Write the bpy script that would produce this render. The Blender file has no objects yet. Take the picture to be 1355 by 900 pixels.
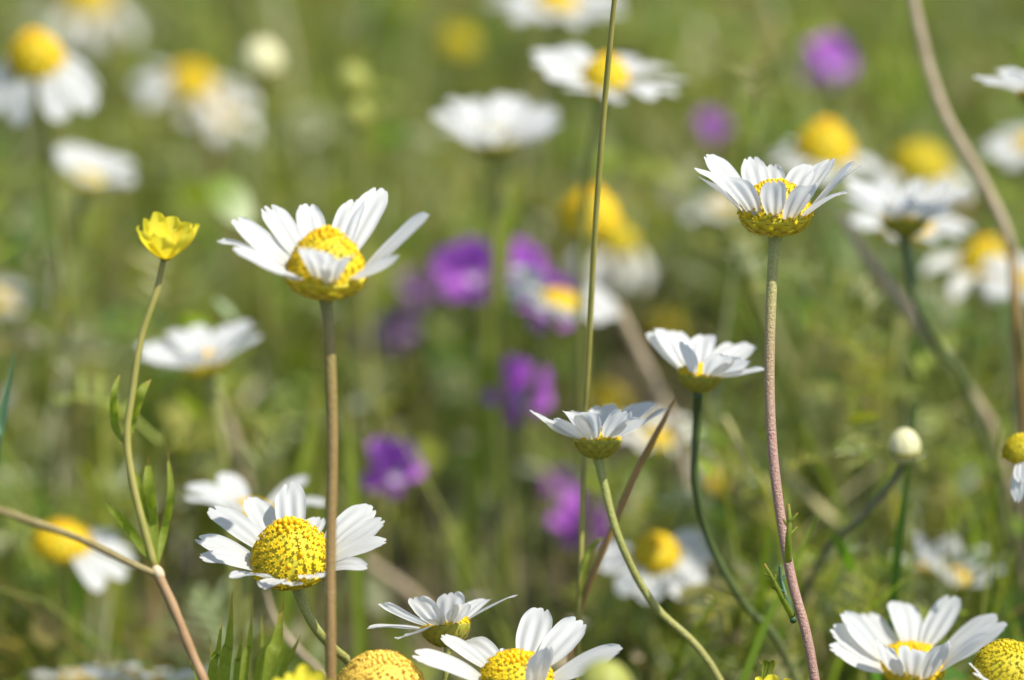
import bpy, math, random
import numpy as np
from mathutils import Vector, Matrix

C = bpy.context.scene
COL = C.collection
R = math.radians

# ---------------------------------------------------------------- camera
LENS, SENSOR = 105.0, 23.6
D0 = 0.766                       # focus distance (m)
W0 = D0 * SENSOR / LENS          # frame width at the focus distance
PX = W0 / 1355.0                 # size of one photo pixel there
CAM_H, PITCH = 0.38, R(18.0)
cam_d = bpy.data.cameras.new('camera')
cam = bpy.data.objects.new('camera', cam_d)
COL.objects.link(cam)
cam.location = (0, 0, CAM_H)
cam.rotation_euler = (math.pi / 2 - PITCH, 0, 0)
cam_d.lens, cam_d.sensor_width, cam_d.sensor_fit = LENS, SENSOR, 'HORIZONTAL'
cam_d.clip_start, cam_d.clip_end = 0.01, 1000
cam_d.dof.use_dof = True
cam_d.dof.focus_distance = D0
cam_d.dof.aperture_fstop = 5.6
cam_d.dof.aperture_blades = 0
C.camera = cam

# ---------------------------------------------------------------- sky, sun, exposure
SUN_EL, SUN_AZ = R(58), R(114)     # azimuth clockwise from +Y (away from the camera) towards +X
w = bpy.data.worlds.new('World')
C.world = w
w.use_nodes = True
nt = w.node_tree
sky = nt.nodes.new('ShaderNodeTexSky')
sky.sky_type = 'NISHITA'
sky.sun_disc = False
sky.sun_elevation, sky.sun_rotation = SUN_EL, SUN_AZ
bg = nt.nodes['Background']
bg.inputs['Strength'].default_value = 0.15
nt.links.new(sky.outputs[0], bg.inputs[0])
sd = bpy.data.lights.new('sun', 'SUN')
sd.energy, sd.angle, sd.color = 5.0, R(0.53), (1.0, 0.968, 0.88)
sun = bpy.data.objects.new('sun', sd)
COL.objects.link(sun)
to_sun = Vector((math.sin(SUN_AZ) * math.cos(SUN_EL), math.cos(SUN_AZ) * math.cos(SUN_EL), math.sin(SUN_EL)))
sun.rotation_euler = to_sun.to_track_quat('Z', 'Y').to_euler()
C.view_settings.view_transform = 'Standard'
C.view_settings.look = 'None'
C.view_settings.exposure = 0.6
C.view_settings.gamma = 1.0
C.view_settings.use_curve_mapping = False
C.cycles.use_denoising = True
C.cycles.max_bounces = 8
C.cycles.transmission_bounces = 6

# ---------------------------------------------------------------- helpers
CF = np.array([0, math.cos(PITCH), -math.sin(PITCH)])
CU = np.array([0, math.sin(PITCH), math.cos(PITCH)])
CR = np.array([1.0, 0, 0])
C0 = np.array([0, 0, CAM_H])

def P(px, py, k):
    """world point that stands at depth k (1 = focus distance)"""
    s = PX * k
    return C0 + CF * (D0 * k) + CR * ((px - 677.5) * s) - CU * ((py - 450) * s)

def proj(p):
    """photo pixel and depth of world points (n,3)"""
    q = np.asarray(p) - C0
    d = q @ CF
    s = PX * d / D0
    return 677.5 + (q @ CR) / s, 450 - (q @ CU) / s, d / D0

def new_mesh(name, verts, faces, mats, midx=None, smooth=True, uv=None, col=None):
    m = bpy.data.meshes.new(name)
    m.from_pydata([tuple(map(float, v)) for v in verts], [], faces)
    for mt in mats:
        m.materials.append(mt)
    if midx is not None:
        m.polygons.foreach_set('material_index', np.asarray(midx, dtype=np.int32))
    if smooth:
        m.polygons.foreach_set('use_smooth', np.ones(len(faces), dtype=bool))
    if uv is not None:
        l = m.uv_layers.new(name='UVMap')
        vi = np.zeros(len(m.loops), dtype=np.int32)
        m.loops.foreach_get('vertex_index', vi)
        l.data.foreach_set('uv', np.asarray(uv, dtype=np.float32)[vi].ravel())
    m.update()
    return m

def big_mesh(name, verts, quads, cols, mat):
    """quads from numpy arrays, a colour of its own for every leaf"""
    m = bpy.data.meshes.new(name)
    n, f = len(verts), len(quads)
    m.vertices.add(n)
    m.vertices.foreach_set('co', verts.astype(np.float32).ravel())
    m.loops.add(f * 4)
    m.loops.foreach_set('vertex_index', quads.astype(np.int32).ravel())
    m.polygons.add(f)
    m.polygons.foreach_set('loop_start', np.arange(0, f * 4, 4, dtype=np.int32))
    m.polygons.foreach_set('loop_total', np.full(f, 4, dtype=np.int32))
    m.polygons.foreach_set('use_smooth', np.ones(f, dtype=bool))
    ca = m.color_attributes.new('leaf_colour', 'FLOAT_COLOR', 'POINT')
    c4 = np.ones((n, 4), dtype=np.float32)
    c4[:, :3] = cols
    ca.data.foreach_set('color', c4.ravel())
    m.materials.append(mat)
    m.update(calc_edges=True)
    m.validate()
    return m

def ob(name, mesh, parent=None, mat4=None):
    o = bpy.data.objects.new(name, mesh)
    COL.objects.link(o)
    if parent is not None:
        o.parent = parent
    if mat4 is not None:
        o.matrix_basis = mat4
    return o

def thing(name, label, cat, loc, group=None):
    o = bpy.data.objects.new(name, None)
    COL.objects.link(o)
    o.empty_display_size = 0.005
    o.location = tuple(loc)
    o['label'], o['category'] = label, cat
    if group:
        o['group'] = group
    return o

# ---------------------------------------------------------------- materials
def mat(name):
    m = bpy.data.materials.new(name)
    m.use_nodes = True
    for n in list(m.node_tree.nodes):
        m.node_tree.nodes.remove(n)
    return m, m.node_tree.nodes, m.node_tree.links

def leafy(name, colour_fn, trans=0.35, trans_gain=(1.2, 1.25, 0.8), rough=0.5, spec=0.35, bump=None):
    """front reflection + light coming through; colour_fn(nodes, links) -> colour socket"""
    m, N, L = mat(name)
    out = N.new('ShaderNodeOutputMaterial')
    mx = N.new('ShaderNodeMixShader')
    mx.inputs[0].default_value = trans
    pb = N.new('ShaderNodeBsdfPrincipled')
    pb.inputs['Roughness'].default_value = rough
    pb.inputs['Specular IOR Level'].default_value = spec
    tr = N.new('ShaderNodeBsdfTranslucent')
    c = colour_fn(N, L)
    g = N.new('ShaderNodeMix')
    g.data_type, g.blend_type = 'RGBA', 'MULTIPLY'
    g.inputs[0].default_value = 1.0
    g.inputs[7].default_value = (*trans_gain, 1)
    L.new(c, g.inputs[6])
    L.new(c, pb.inputs['Base Color'])
    L.new(g.outputs[2], tr.inputs['Color'])
    L.new(pb.outputs[0], mx.inputs[1])
    L.new(tr.outputs[0], mx.inputs[2])
    L.new(mx.outputs[0], out.inputs[0])
    if bump:
        b = N.new('ShaderNodeBump')
        b.inputs['Strength'].default_value = bump[1]
        b.inputs['Distance'].default_value = bump[2]
        t = N.new('ShaderNodeTexNoise')
        t.inputs['Scale'].default_value = bump[0]
        co = N.new('ShaderNodeTexCoord')
        L.new(co.outputs['Object'], t.inputs['Vector'])
        L.new(t.outputs[0], b.inputs['Height'])
        L.new(b.outputs[0], pb.inputs['Normal'])
    return m

def ramp(N, stops):
    r = N.new('ShaderNodeValToRGB')
    e = r.color_ramp.elements
    while len(e) < len(stops):
        e.new(0.5)
    for el, (p, c) in zip(e, stops):
        el.position = p
        el.color = (*c, 1)
    return r

def noise_colour(scale, stops, detail=3):
    def fn(N, L):
        co = N.new('ShaderNodeTexCoord')
        t = N.new('ShaderNodeTexNoise')
        t.inputs['Scale'].default_value = scale
        t.inputs['Detail'].default_value = detail
        r = ramp(N, stops)
        L.new(co.outputs['Object'], t.inputs['Vector'])
        L.new(t.outputs[0], r.inputs[0])
        return r.outputs[0]
    return fn

def uv_colour(stops, speck=None, speck_scale=4000):
    """pigment that changes along the length (UV y), with pale fuzz specks"""
    def fn(N, L):
        u = N.new('ShaderNodeUVMap')
        s = N.new('ShaderNodeSeparateXYZ')
        L.new(u.outputs[0], s.inputs[0])
        r = ramp(N, stops)
        L.new(s.outputs['Y'], r.inputs[0])
        if not speck:
            return r.outputs[0]
        co = N.new('ShaderNodeTexCoord')
        t = N.new('ShaderNodeTexNoise')
        t.inputs['Scale'].default_value = speck_scale
        t.inputs['Detail'].default_value = 2
        L.new(co.outputs['Object'], t.inputs['Vector'])
        k = ramp(N, [(0.42, (0, 0, 0)), (0.75, (.62, .62, .62))])
        L.new(t.outputs[0], k.inputs[0])
        mx = N.new('ShaderNodeMix')
        mx.data_type = 'RGBA'
        L.new(k.outputs[0], mx.inputs[0])
        L.new(r.outputs[0], mx.inputs[6])
        mx.inputs[7].default_value = (*speck, 1)
        return mx.outputs[2]
    return fn

def attr_colour(N, L):
    a = N.new('ShaderNodeAttribute')
    a.attribute_name = 'leaf_colour'
    return a.outputs['Color']

M_PETAL = leafy('white_petal', uv_colour([(0.0, (0.66, 0.62, 0.30)), (0.10, (0.68, 0.67, 0.60)), (0.3, (0.70, 0.695, 0.68))]),
                0.54, (1, 1, .985), 0.5, 0.25)
M_PETAL_OLD = leafy('withered_petal', uv_colour([(0.0, (0.6, 0.5, 0.25)), (0.3, (0.62, 0.6, 0.52)), (1, (0.66, 0.64, 0.6))]),
                    0.3, (1, 1, 1), 0.5, 0.2)
M_FLORET = leafy('yellow_floret', noise_colour(900, [(0.3, (0.86, 0.58, 0.012)), (0.7, (0.91, 0.68, 0.025))]), 0.22, (1, .9, .5), 0.5, 0.25)
M_FLORET_TOP = leafy('orange_floret_bud', noise_colour(900, [(0.3, (0.86, 0.47, 0.008)), (0.7, (0.90, 0.58, 0.012))]), 0.2, (1, .9, .5), 0.5, 0.25)
M_DISC = leafy('disc_green_yellow', noise_colour(500, [(0.3, (0.38, 0.37, 0.03)), (0.7, (0.50, 0.46, 0.035))]), 0.1, (1, 1, .5), 0.6, 0.2)
M_OLDDISC = leafy('faded_floret', noise_colour(260, [(0.38, (0.84, 0.62, 0.03)), (0.52, (0.78, 0.54, 0.10)), (0.68, (0.6, 0.38, 0.2))]), 0.15, (1, .9, .5), 0.6, 0.2)
M_OLIVEDISC = leafy('olive_floret', noise_colour(900, [(0.3, (0.58, 0.44, 0.012)), (0.7, (0.70, 0.56, 0.025))]), 0.2, (1, .9, .5), 0.5, 0.25)
M_BRACT = leafy('bract', noise_colour(400, [(0.3, (0.66, 0.54, 0.028)), (0.7, (0.78, 0.66, 0.05))]), 0.35, (1.2, 1.2, .5), 0.5, 0.3)
M_BRACT_EDGE = leafy('bract_margin', noise_colour(700, [(0.35, (0.30, 0.16, 0.03)), (0.7, (0.50, 0.34, 0.09))]), 0.2, (1, 1, .6), 0.6, 0.2)
M_BRACT_G = leafy('green_bract', noise_colour(400, [(0.3, (0.30, 0.30, 0.03)), (0.7, (0.46, 0.43, 0.06))]), 0.3, (1.1, 1.1, .6), 0.5, 0.3)
M_STEM_A = leafy('downy_stem', uv_colour([(0.0, (0.26, 0.30, 0.045)), (0.14, (0.31, 0.31, 0.06)), (0.27, (0.30, 0.21, 0.09)), (0.42, (0.32, 0.165, 0.125)), (1, (0.27, 0.125, 0.10))],
                                         (0.60, 0.52, 0.40), 5000), 0.1, (1, 1, 1), 0.6, 0.3, (2600, 0.8, 0.0003))
M_STEM_B = leafy('brown_green_stem', uv_colour([(0.0, (0.20, 0.21, 0.035)), (0.12, (0.20, 0.17, 0.032)), (0.3, (0.20, 0.125, 0.033)), (1, (0.22, 0.115, 0.038))],
                                               (0.36, 0.27, 0.11), 4000), 0.1, (1, 1, 1), 0.5, 0.45, (1800, 0.5, 0.0003))
M_STEM_G = leafy('green_stem', uv_colour([(0.0, (0.22, 0.24, 0.035)), (0.5, (0.27, 0.26, 0.05)), (1, (0.30, 0.25, 0.09))],
                                         (0.42, 0.42, 0.22), 5000), 0.12, (1, 1, 1), 0.5, 0.4, (2400, 0.6, 0.0003))
M_STEM_DG = leafy('dark_green_stem', uv_colour([(0.0, (0.06, 0.095, 0.028)), (0.6, (0.10, 0.13, 0.04)), (1, (0.16, 0.14, 0.06))]), 0.12, (1, 1, 1), 0.5, 0.4)
M_STEM_DRY = leafy('dry_tan_stem', noise_colour(300, [(0.3, (0.30, 0.23, 0.14)), (0.7, (0.40, 0.32, 0.21))]), 0.1, (1, 1, 1), 0.6, 0.3)
M_STEM_STRAW = leafy('straw_stem', noise_colour(300, [(0.3, (0.30, 0.27, 0.10)), (0.7, (0.40, 0.35, 0.15))]), 0.12, (1, 1, 1), 0.5, 0.35)
M_STEM_RED = leafy('red_brown_stem', noise_colour(300, [(0.3, (0.25, 0.15, 0.045)), (0.7, (0.34, 0.20, 0.07))]), 0.1, (1, 1, 1), 0.5, 0.35)
M_STEM_SHOOT = leafy('tan_shoot', noise_colour(300, [(0.3, (0.22, 0.17, 0.07)), (0.7, (0.32, 0.26, 0.12))]), 0.12, (1, 1, 1), 0.5, 0.3)
M_STEM_GRASS = leafy('olive_grass_stem', noise_colour(200, [(0.3, (0.26, 0.24, 0.05)), (0.7, (0.34, 0.30, 0.08))]), 0.15, (1, 1, .8), 0.45, 0.4)
M_STEM_PINK = leafy('pink_brown_stem', noise_colour(260, [(0.3, (0.28, 0.16, 0.07)), (0.7, (0.38, 0.24, 0.12))], 4), 0.12, (1, 1, .8), 0.5, 0.35)
M_STEM_GREY = leafy('grey_stem', noise_colour(260, [(0.3, (0.15, 0.15, 0.08)), (0.7, (0.22, 0.21, 0.12))], 4), 0.1, (1, 1, 1), 0.6, 0.2)
M_LEAF = leafy('fresh_leaf', uv_colour([(0, (.24, .28, .04)), (.3, (.19, .25, .024)), (.82, (.22, .26, .03)), (.93, (.32, .26, .06)), (1, (.34, .2, .08))], (.30, .33, .07), 900), 0.55, (1.5, 1.5, .6), 0.55, 0.25)
M_BLUELEAF = leafy('blue_green_leaf', noise_colour(150, [(0.3, (0.05, 0.12, 0.05)), (0.7, (0.09, 0.17, 0.08))]), 0.35, (1.2, 1.3, .8), 0.4, 0.4)
M_BUTTER = leafy('buttercup_petal', noise_colour(180, [(0.3, (0.86, 0.72, 0.04)), (0.7, (0.90, 0.79, 0.10))]), 0.55, (1, 1, .6), 0.7, 0.1)
M_BUD = leafy('cream_bud', noise_colour(400, [(0.3, (0.56, 0.52, 0.26)), (0.7, (0.7, 0.67, 0.42))]), 0.25, (1, 1, .8), 0.5, 0.3)
M_BUDGREEN = leafy('green_bud', noise_colour(400, [(0.3, (0.26, 0.28, 0.05)), (0.7, (0.4, 0.40, 0.09))]), 0.25, (1, 1, .8), 0.5, 0.3)
M_NODE = leafy('pale_node', noise_colour(500, [(0.3, (0.5, 0.36, 0.2)), (0.7, (0.66, 0.54, 0.36))]), 0.15, (1, 1, .8), 0.5, 0.3)
M_PURPLE = leafy('violet_petal', uv_colour([(0.0, (0.54, 0.28, 0.62)), (0.35, (0.43, 0.10, 0.54)), (1, (0.48, 0.15, 0.60))]), 0.45, (1.2, .9, 1.2), 0.5, 0.3)
M_PURPLE_D = leafy('dusky_violet_petal', uv_colour([(0.0, (0.28, 0.17, 0.28)), (1, (0.22, 0.11, 0.25))]), 0.35, (1.2, .9, 1.2), 0.5, 0.3)
M_LILAC = leafy('pale_lilac_petal', uv_colour([(0.0, (0.58, 0.54, 0.5)), (1, (0.50, 0.30, 0.58))]), 0.35, (1, 1, 1), 0.5, 0.3)
M_STUFF = leafy('meadow_leaf', attr_colour, 0.48, (1.25, 1.3, .7), 0.38, 0.45)

# ground soil
mg, N, L = mat('soil_and_moss')
out = N.new('ShaderNodeOutputMaterial')
pb = N.new('ShaderNodeBsdfPrincipled')
pb.inputs['Roughness'].default_value = 0.95
co = N.new('ShaderNodeTexCoord')
t = N.new('ShaderNodeTexNoise')
t.inputs['Scale'].default_value = 14
t.inputs['Detail'].default_value = 6
r_ = ramp(N, [(0.35, (0.028, 0.02, 0.009)), (0.52, (0.045, 0.036, 0.013)), (0.68, (0.085, 0.066, 0.03))])
b_ = N.new('ShaderNodeBump')
b_.inputs['Distance'].default_value = 0.01
L.new(co.outputs['Object'], t.inputs['Vector'])
L.new(t.outputs[0], r_.inputs[0])
L.new(t.outputs[0], b_.inputs['Height'])
L.new(r_.outputs[0], pb.inputs['Base Color'])
L.new(b_.outputs[0], pb.inputs['Normal'])
L.new(pb.outputs[0], out.inputs[0])

# ---------------------------------------------------------------- ground
gv, gf = [], []
GN = 40
for j in range(GN + 1):
    for i in range(GN + 1):
        u, v = i / GN * 2 - 1, j / GN * 2 - 1
        x = math.copysign(abs(u) ** 3, u) * 300
        y = math.copysign(abs(v) ** 3, v) * 300
        gv.append((x, y, 0.0))
for j in range(GN):
    for i in range(GN):
        a = j * (GN + 1) + i
        gf.append((a, a + 1, a + GN + 2, a + GN + 1))
g = ob('ground', new_mesh('ground', gv, gf, [mg]))
g['kind'] = 'structure'

# ---------------------------------------------------------------- shape builders
def catmull(pts, n):
    pts = [np.asarray(p, float) for p in pts]
    q = [2 * pts[0] - pts[1]] + pts + [2 * pts[-1] - pts[-2]]
    segs = len(pts) - 1
    outp = []
    for s in range(segs):
        p0, p1, p2, p3 = q[s:s + 4]
        m = max(2, int(round(n / segs)))
        for i in range(m + (1 if s == segs - 1 else 0)):
            t = i / m
            outp.append(0.5 * ((2 * p1) + (-p0 + p2) * t + (2 * p0 - 5 * p1 + 4 * p2 - p3) * t * t + (-p0 + 3 * p1 - 3 * p2 + p3) * t ** 3))
    return np.array(outp)

def tube_data(path, radii, sides=10, ribs=0.0, off=0):
    n = len(path)
    T = np.gradient(path, axis=0)
    T /= np.linalg.norm(T, axis=1)[:, None] + 1e-12
    ref = np.array([0.3, 1.0, 0.1])
    nrm = np.cross(T[0], ref)
    nrm /= np.linalg.norm(nrm)
    V, F, UV = [], [], []
    for i in range(n):
        nrm = nrm - T[i] * (nrm @ T[i])
        nrm /= np.linalg.norm(nrm)
        bi = np.cross(T[i], nrm)
        for s in range(sides):
            a = 2 * math.pi * s / sides
            rr = radii[i] * (1 + (ribs if s % 2 else -ribs))
            V.append(path[i] + (nrm * math.cos(a) + bi * math.sin(a)) * rr)
            UV.append((s / sides, i / (n - 1)))
    for i in range(n - 1):
        for s in range(sides):
            a, b = off + i * sides + s, off + i * sides + (s + 1) % sides
            F.append((a, b, b + sides, a + sides))
    F.append(tuple(off + s for s in range(sides))[::-1])
    F.append(tuple(off + (n - 1) * sides + s for s in range(sides)))
    return V, F, UV

def tube_part(name, path, radii, material, parent, base, sides=10, ribs=0.0, hairs=0, hair_len=0.0004):
    V, F, UV = tube_data(path, radii, sides, ribs)
    if hairs:
        rnd = random.Random(5)
        n = len(path)
        for _ in range(hairs):
            i = rnd.randrange(n - 1)
            s = rnd.randrange(sides)
            a, b = np.array(V[i * sides + s]), np.array(V[(i + 1) * sides + s])
            p = a + (b - a) * rnd.random()
            nn = p - (path[i] + path[i + 1]) / 2
            nn /= np.linalg.norm(nn) + 1e-12
            t = (b - a) / (np.linalg.norm(b - a) + 1e-12)
            sd_ = np.cross(nn, t)
            tip = p + (nn * .7 + t * rnd.uniform(-.9, .2) + sd_ * rnd.uniform(-.7, .7)) * hair_len * rnd.uniform(.5, 1.2)
            k = len(V)
            V += [p - sd_ * 2.2e-5, p + sd_ * 2.2e-5, tip]
            UV += [(0, i / (n - 1))] * 3
            F.append((k, k + 1, k + 2))
    V = [np.asarray(v) - base for v in V]
    return ob(name, new_mesh(name, V, F, [material], uv=UV), parent)

def petal_mesh(name, L=1.0, W=0.36, bow=0.05, cup=0.10, notch=0.07, seed=0, material=None, groove=0.036, blunt=0.66, na=20, nc=19, ruff=0.03):
    """strap-shaped ray: chord along +X, upper face +Z, base at the origin, toothed tip"""
    rnd = random.Random(seed)
    sk = rnd.uniform(-.10, .10)
    teeth = [rnd.choice((rnd.uniform(.1, .4), rnd.uniform(.7, 1.4), rnd.uniform(.9, 1.5))) for _ in range(2)]
    tshift = rnd.uniform(-.12, .12)
    ph = rnd.uniform(0, 6)
    V, F, UV = [], [], []
    for i in range(na + 1):
        s = i / na
        prof = 0.40 + 0.60 * math.sin(min(1.0, s / 0.55) * math.pi / 2)
        if s > 0.62:
            prof *= 1 - (1 - blunt) * ((s - 0.62) / 0.38) ** 2.6
        hw = W * 0.5 * prof
        for j in range(nc):
            u = j / (nc - 1) * 2 - 1
            tip = 1 - 0.055 * u * u - 0.05 * abs(u) ** 5
            for tt, c in zip(teeth, (-0.36 + tshift, 0.36 + tshift)):
                tip -= notch * tt * math.exp(-((u - c) / 0.13) ** 2)
            e = s ** 3
            x = L * s * (1 - e + e * tip)
            z = bow * L * 4 * s * (1 - s) * (1 if s < 1 else 1)
            z += cup * W * u * u * (0.4 + 0.6 * s) - groove * W * math.cos(u * math.pi * 2.6) * math.sin(math.pi * min(1, s * 1.1 + .05)) ** .5
            z += ruff * W * math.sin(ph + 7 * s + 2 * u) * s
            y = hw * u + sk * L * s * s * 0.5
            V.append((x, y, z))
            UV.append(((u + 1) / 2, s))
    for i in range(na):
        for j in range(nc - 1):
            a = i * nc + j
            F.append((a, a + nc, a + nc + 1, a + 1))
    return new_mesh(name, V, F, [material or M_PETAL], uv=UV)

def disc_mesh(name, hr, n_fl=330, seed=1, fl=None, top=None, base=None, star=1.0, missing=0.03, bud_part=0.07, cone=0.0):
    """domed disc of unit radius and height hr covered with tube florets in a spiral"""
    rnd = random.Random(seed)
    V, F, MI = [], [], []
    rings, seg = 14, 36
    for i in range(rings + 1):
        th = math.pi / 2 * i / rings
        rr = math.cos(th) * .95
        for s in range(seg):
            a = 2 * math.pi * s / seg
            V.append((rr * math.cos(a), rr * math.sin(a), hr * .95 * ((1 - cone) * math.sin(th) + cone * (1 - math.cos(th) ** 1.5))))
    for i in range(rings):
        for s in range(seg):
            a, b = i * seg + s, i * seg + (s + 1) % seg
            F.append((a, b, b + seg, a + seg))
            MI.append(2)
    rho = 0.088 * math.sqrt(330 / n_fl)
    for i in range(n_fl):
        t = (i + .5) / n_fl
        sz = (1 - t) ** (1.0 / (1 + 0.25 * (hr - 0.5)))     # spread evenly over the dome
        cr = math.sqrt(max(0, 1 - sz * sz))
        a = i * 2.399963 + rnd.uniform(-.09, .09)
        if t > .4 and rnd.random() < missing:
            continue
        p = np.array([cr * math.cos(a), cr * math.sin(a), hr * ((1 - cone) * sz + cone * (1 - cr ** 1.5))])
        nn = np.array([cr * math.cos(a) / 1, cr * math.sin(a), sz / hr])
        nn /= np.linalg.norm(nn)
        nn = nn + np.array([0, 0, 0.18])
        nn /= np.linalg.norm(nn)
        tx = np.cross(nn, [math.cos(a + 1.1), math.sin(a + 1.1), 0.3])
        tx /= np.linalg.norm(tx)
        ty = np.cross(nn, tx)
        rr = rho * rnd.uniform(.80, 1.2) * (0.85 + 0.3 * t)
        k = len(V)
        openf = t > bud_part and rnd.random() < 0.985
        lift = rnd.uniform(-.25, .35) * rr
        ph = rnd.uniform(0, 6.28)
        def ring(radius, h, ph2=0.0):
            for q in range(5):
                an = ph + ph2 + q * 2 * math.pi / 5
                V.append(p + (tx * math.cos(an) + ty * math.sin(an)) * radius + nn * (h + lift))
        if openf:
            ring(.36 * rr, -1.0 * rr)
            ring(.44 * rr, .62 * rr)
            ring(1.0 * rr * star, .70 * rr, math.pi / 5)
            V.append(p + nn * (.30 * rr + lift))
            for q in range(5):
                q2 = (q + 1) % 5
                F.append((k + q, k + q2, k + 5 + q2, k + 5 + q)); MI.append(0)
                F.append((k + 15, k + 5 + q, k + 10 + q, k + 5 + q2)); MI.append(0)
        else:
            ring(.62 * rr, -.7 * rr)
            ring(.80 * rr, .15 * rr)
            ring(.55 * rr, .75 * rr)
            V.append(p + nn * (.95 * rr + lift))
            for q in range(5):
                q2 = (q + 1) % 5
                F.append((k + q, k + q2, k + 5 + q2, k + 5 + q)); MI.append(1)
                F.append((k + 5 + q, k + 5 + q2, k + 10 + q2, k + 10 + q)); MI.append(1)
                F.append((k + 10 + q, k + 10 + q2, k + 15)); MI.append(1)
    return new_mesh(name, V, F, [fl or M_FLORET, top or M_FLORET_TOP, base or M_DISC], MI)

def involucre_mesh(name, depth, stem_r, bract=None, seed=2, nb=13, square=.72):
    """bowl of overlapping bracts under the head; unit ring radius, ring at z=0"""
    rnd = random.Random(seed)
    V, F, MI = [], [], []
    rings, seg = 9, 40
    def prof(t):                       # t 0 rim .. 1 stem
        rr = stem_r + (1.0 - stem_r) * math.cos(t * math.pi / 2) ** square
        return rr, -depth * t ** 1.15
    for i in range(rings + 1):
        rr, z = prof(i / rings)
        for s in range(seg):
            a = 2 * math.pi * s / seg
            V.append((rr * .97 * math.cos(a), rr * .97 * math.sin(a), z))
    for i in range(rings):
        for s in range(seg):
            a, b = i * seg + s, i * seg + (s + 1) % seg
            F.append((a, a + seg, b + seg, b)); MI.append(0)
    F.append(tuple(range(seg))); MI.append(0)
    for row, (t0, t1, lift) in enumerate(((0.60, 0.10, .012), (0.82, 0.34, .032), (0.98, 0.60, .055))):
        for q in range(nb):
            a0 = 2 * math.pi * (q + row * .5) / nb + rnd.uniform(-.06, .06)
            tt1 = t1 + rnd.uniform(-.03, .06)
            k = len(V)
            nl, nw = 6, 5
            for i in range(nl + 1):
                s = i / nl
                t = t0 + (tt1 - t0) * s
                rr, z = prof(max(0, t))
                hw = (3.4 / nb) * (1 if s < .5 else max(.12, 1 - ((s - .5) / .5) ** 2)) * .5 * 2
                for j in range(nw):
                    u = j / (nw - 1) * 2 - 1
                    a = a0 + u * hw * .62
                    r2 = rr + lift * (1 - .5 * u * u) + .012
                    V.append((r2 * math.cos(a), r2 * math.sin(a), z - lift * .35))
            for i in range(nl):
                for j in range(nw - 1):
                    b = k + i * nw + j
                    F.append((b, b + nw, b + nw + 1, b + 1))
                    MI.append(1 if i >= nl - 1 or (row > 0 and j in (0, nw - 2) and i >= 4) else 0)
    return new_mesh(name, V, F, [bract or M_BRACT, M_BRACT_EDGE], MI)

DISC = {
    'tall': disc_mesh('disc_tall', 1.28, 260, 1, star=1.0, cone=.3),
    'dome': disc_mesh('disc_dome', 0.85, 230, 2),
    'flat': disc_mesh('disc_flat', 0.5, 240, 3),
    'knob': disc_mesh('disc_knob', 1.02, 240, 4, star=.8, missing=0.0),
    'olive': disc_mesh('disc_olive', 0.95, 300, 5, fl=M_OLIVEDISC, top=M_OLIVEDISC),
    'faded': disc_mesh('disc_faded', 0.9, 340, 6, fl=M_OLDDISC, top=M_OLDDISC, base=M_OLDDISC, star=1.05, missing=.02),
}
INV = {
    'yellow': involucre_mesh('involucre_yellow', 0.52, 0.2, square=.5),
    'deep': involucre_mesh('involucre_deep', 0.78, 0.22, M_BRACT_G, 4),
    'shallow': involucre_mesh('involucre_shallow', 0.42, 0.2, None, 5),
}
INV_D = {'yellow': .52, 'deep': .78, 'shallow': .42}
PETALS = [petal_mesh('petal_kind', 1.0, 0.36, bw, cp, nt_, 40 + i) for i, (bw, cp, nt_) in enumerate(
    ((.05, .1, .05), (.08, .05, .07), (.02, .14, .04), (.06, .0, .06), (-.03, .12, .05), (.09, .1, .03), (.04, .16, .08), (.0, .05, .05)))]
PETALS_OLD = [petal_mesh('petal_old_kind', 1.0, 0.36, bw, .2, .05, 60 + i, M_PETAL_OLD, ruff=.08) for i, bw in enumerate((.08, .14, .1))]

def head_matrix(a, b):
    """columns x, y, z of a head leaning a degrees to the right and b degrees towards the camera"""
    z = np.array([math.tan(R(a)), -math.tan(R(b)) if abs(b) < 85 else -10.0, 1.0])
    z /= np.linalg.norm(z)
    x = np.array([1.0, 0, 0]) - z * z[0]
    x /= np.linalg.norm(x)
    return np.column_stack([x, np.cross(z, x), z])

def M4(rot, loc=(0, 0, 0), scale=(1, 1, 1)):
    m = np.eye(4)
    m[:3, :3] = rot @ np.diag(scale)
    m[:3, 3] = loc
    return Matrix(m.tolist())

def petal_rot(az, el, roll=0.0):
    ca, sa, ce, se = math.cos(az), math.sin(az), math.cos(el), math.sin(el)
    x = np.array([ca * ce, sa * ce, se])
    y = np.array([-sa, ca, 0])
    z = np.cross(x, y)
    cr, sr = math.cos(roll), math.sin(roll)
    return np.column_stack([x, y * cr + z * sr, z * cr - y * sr])

def stem_path(start, axis, way, seed, n=44, swing=1.0):
    """from under the head, through the way points, to the ground"""
    rnd = random.Random(seed)
    pts = [np.asarray(start)]
    if way:
        pts += [P(*q) for q in way]
    else:
        z0 = start[2]
        p1 = start - axis * (0.22 * z0)
        pts += [p1, np.array([p1[0] - axis[0] * .10 * z0 + rnd.uniform(-.006, .006) * swing, p1[1] + rnd.uniform(-.004, .012) * swing, z0 * .35])]
    d = pts[-1] - pts[-2]
    d /= np.linalg.norm(d)
    last = pts[-1]
    if last[2] > 0.004:
        h = last[2]
        d = d * .7 + np.array([0, 0.0, -0.6])
        d /= np.linalg.norm(d)
        tt = h / max(.35, -d[2])
        pts.append(np.array([last[0] + d[0] * tt * .55, last[1] + d[1] * tt * .55, h * .45]))
        pts.append(np.array([last[0] + d[0] * tt * .8, last[1] + d[1] * tt * .8, -0.002]))
    return catmull(pts, n)

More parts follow.
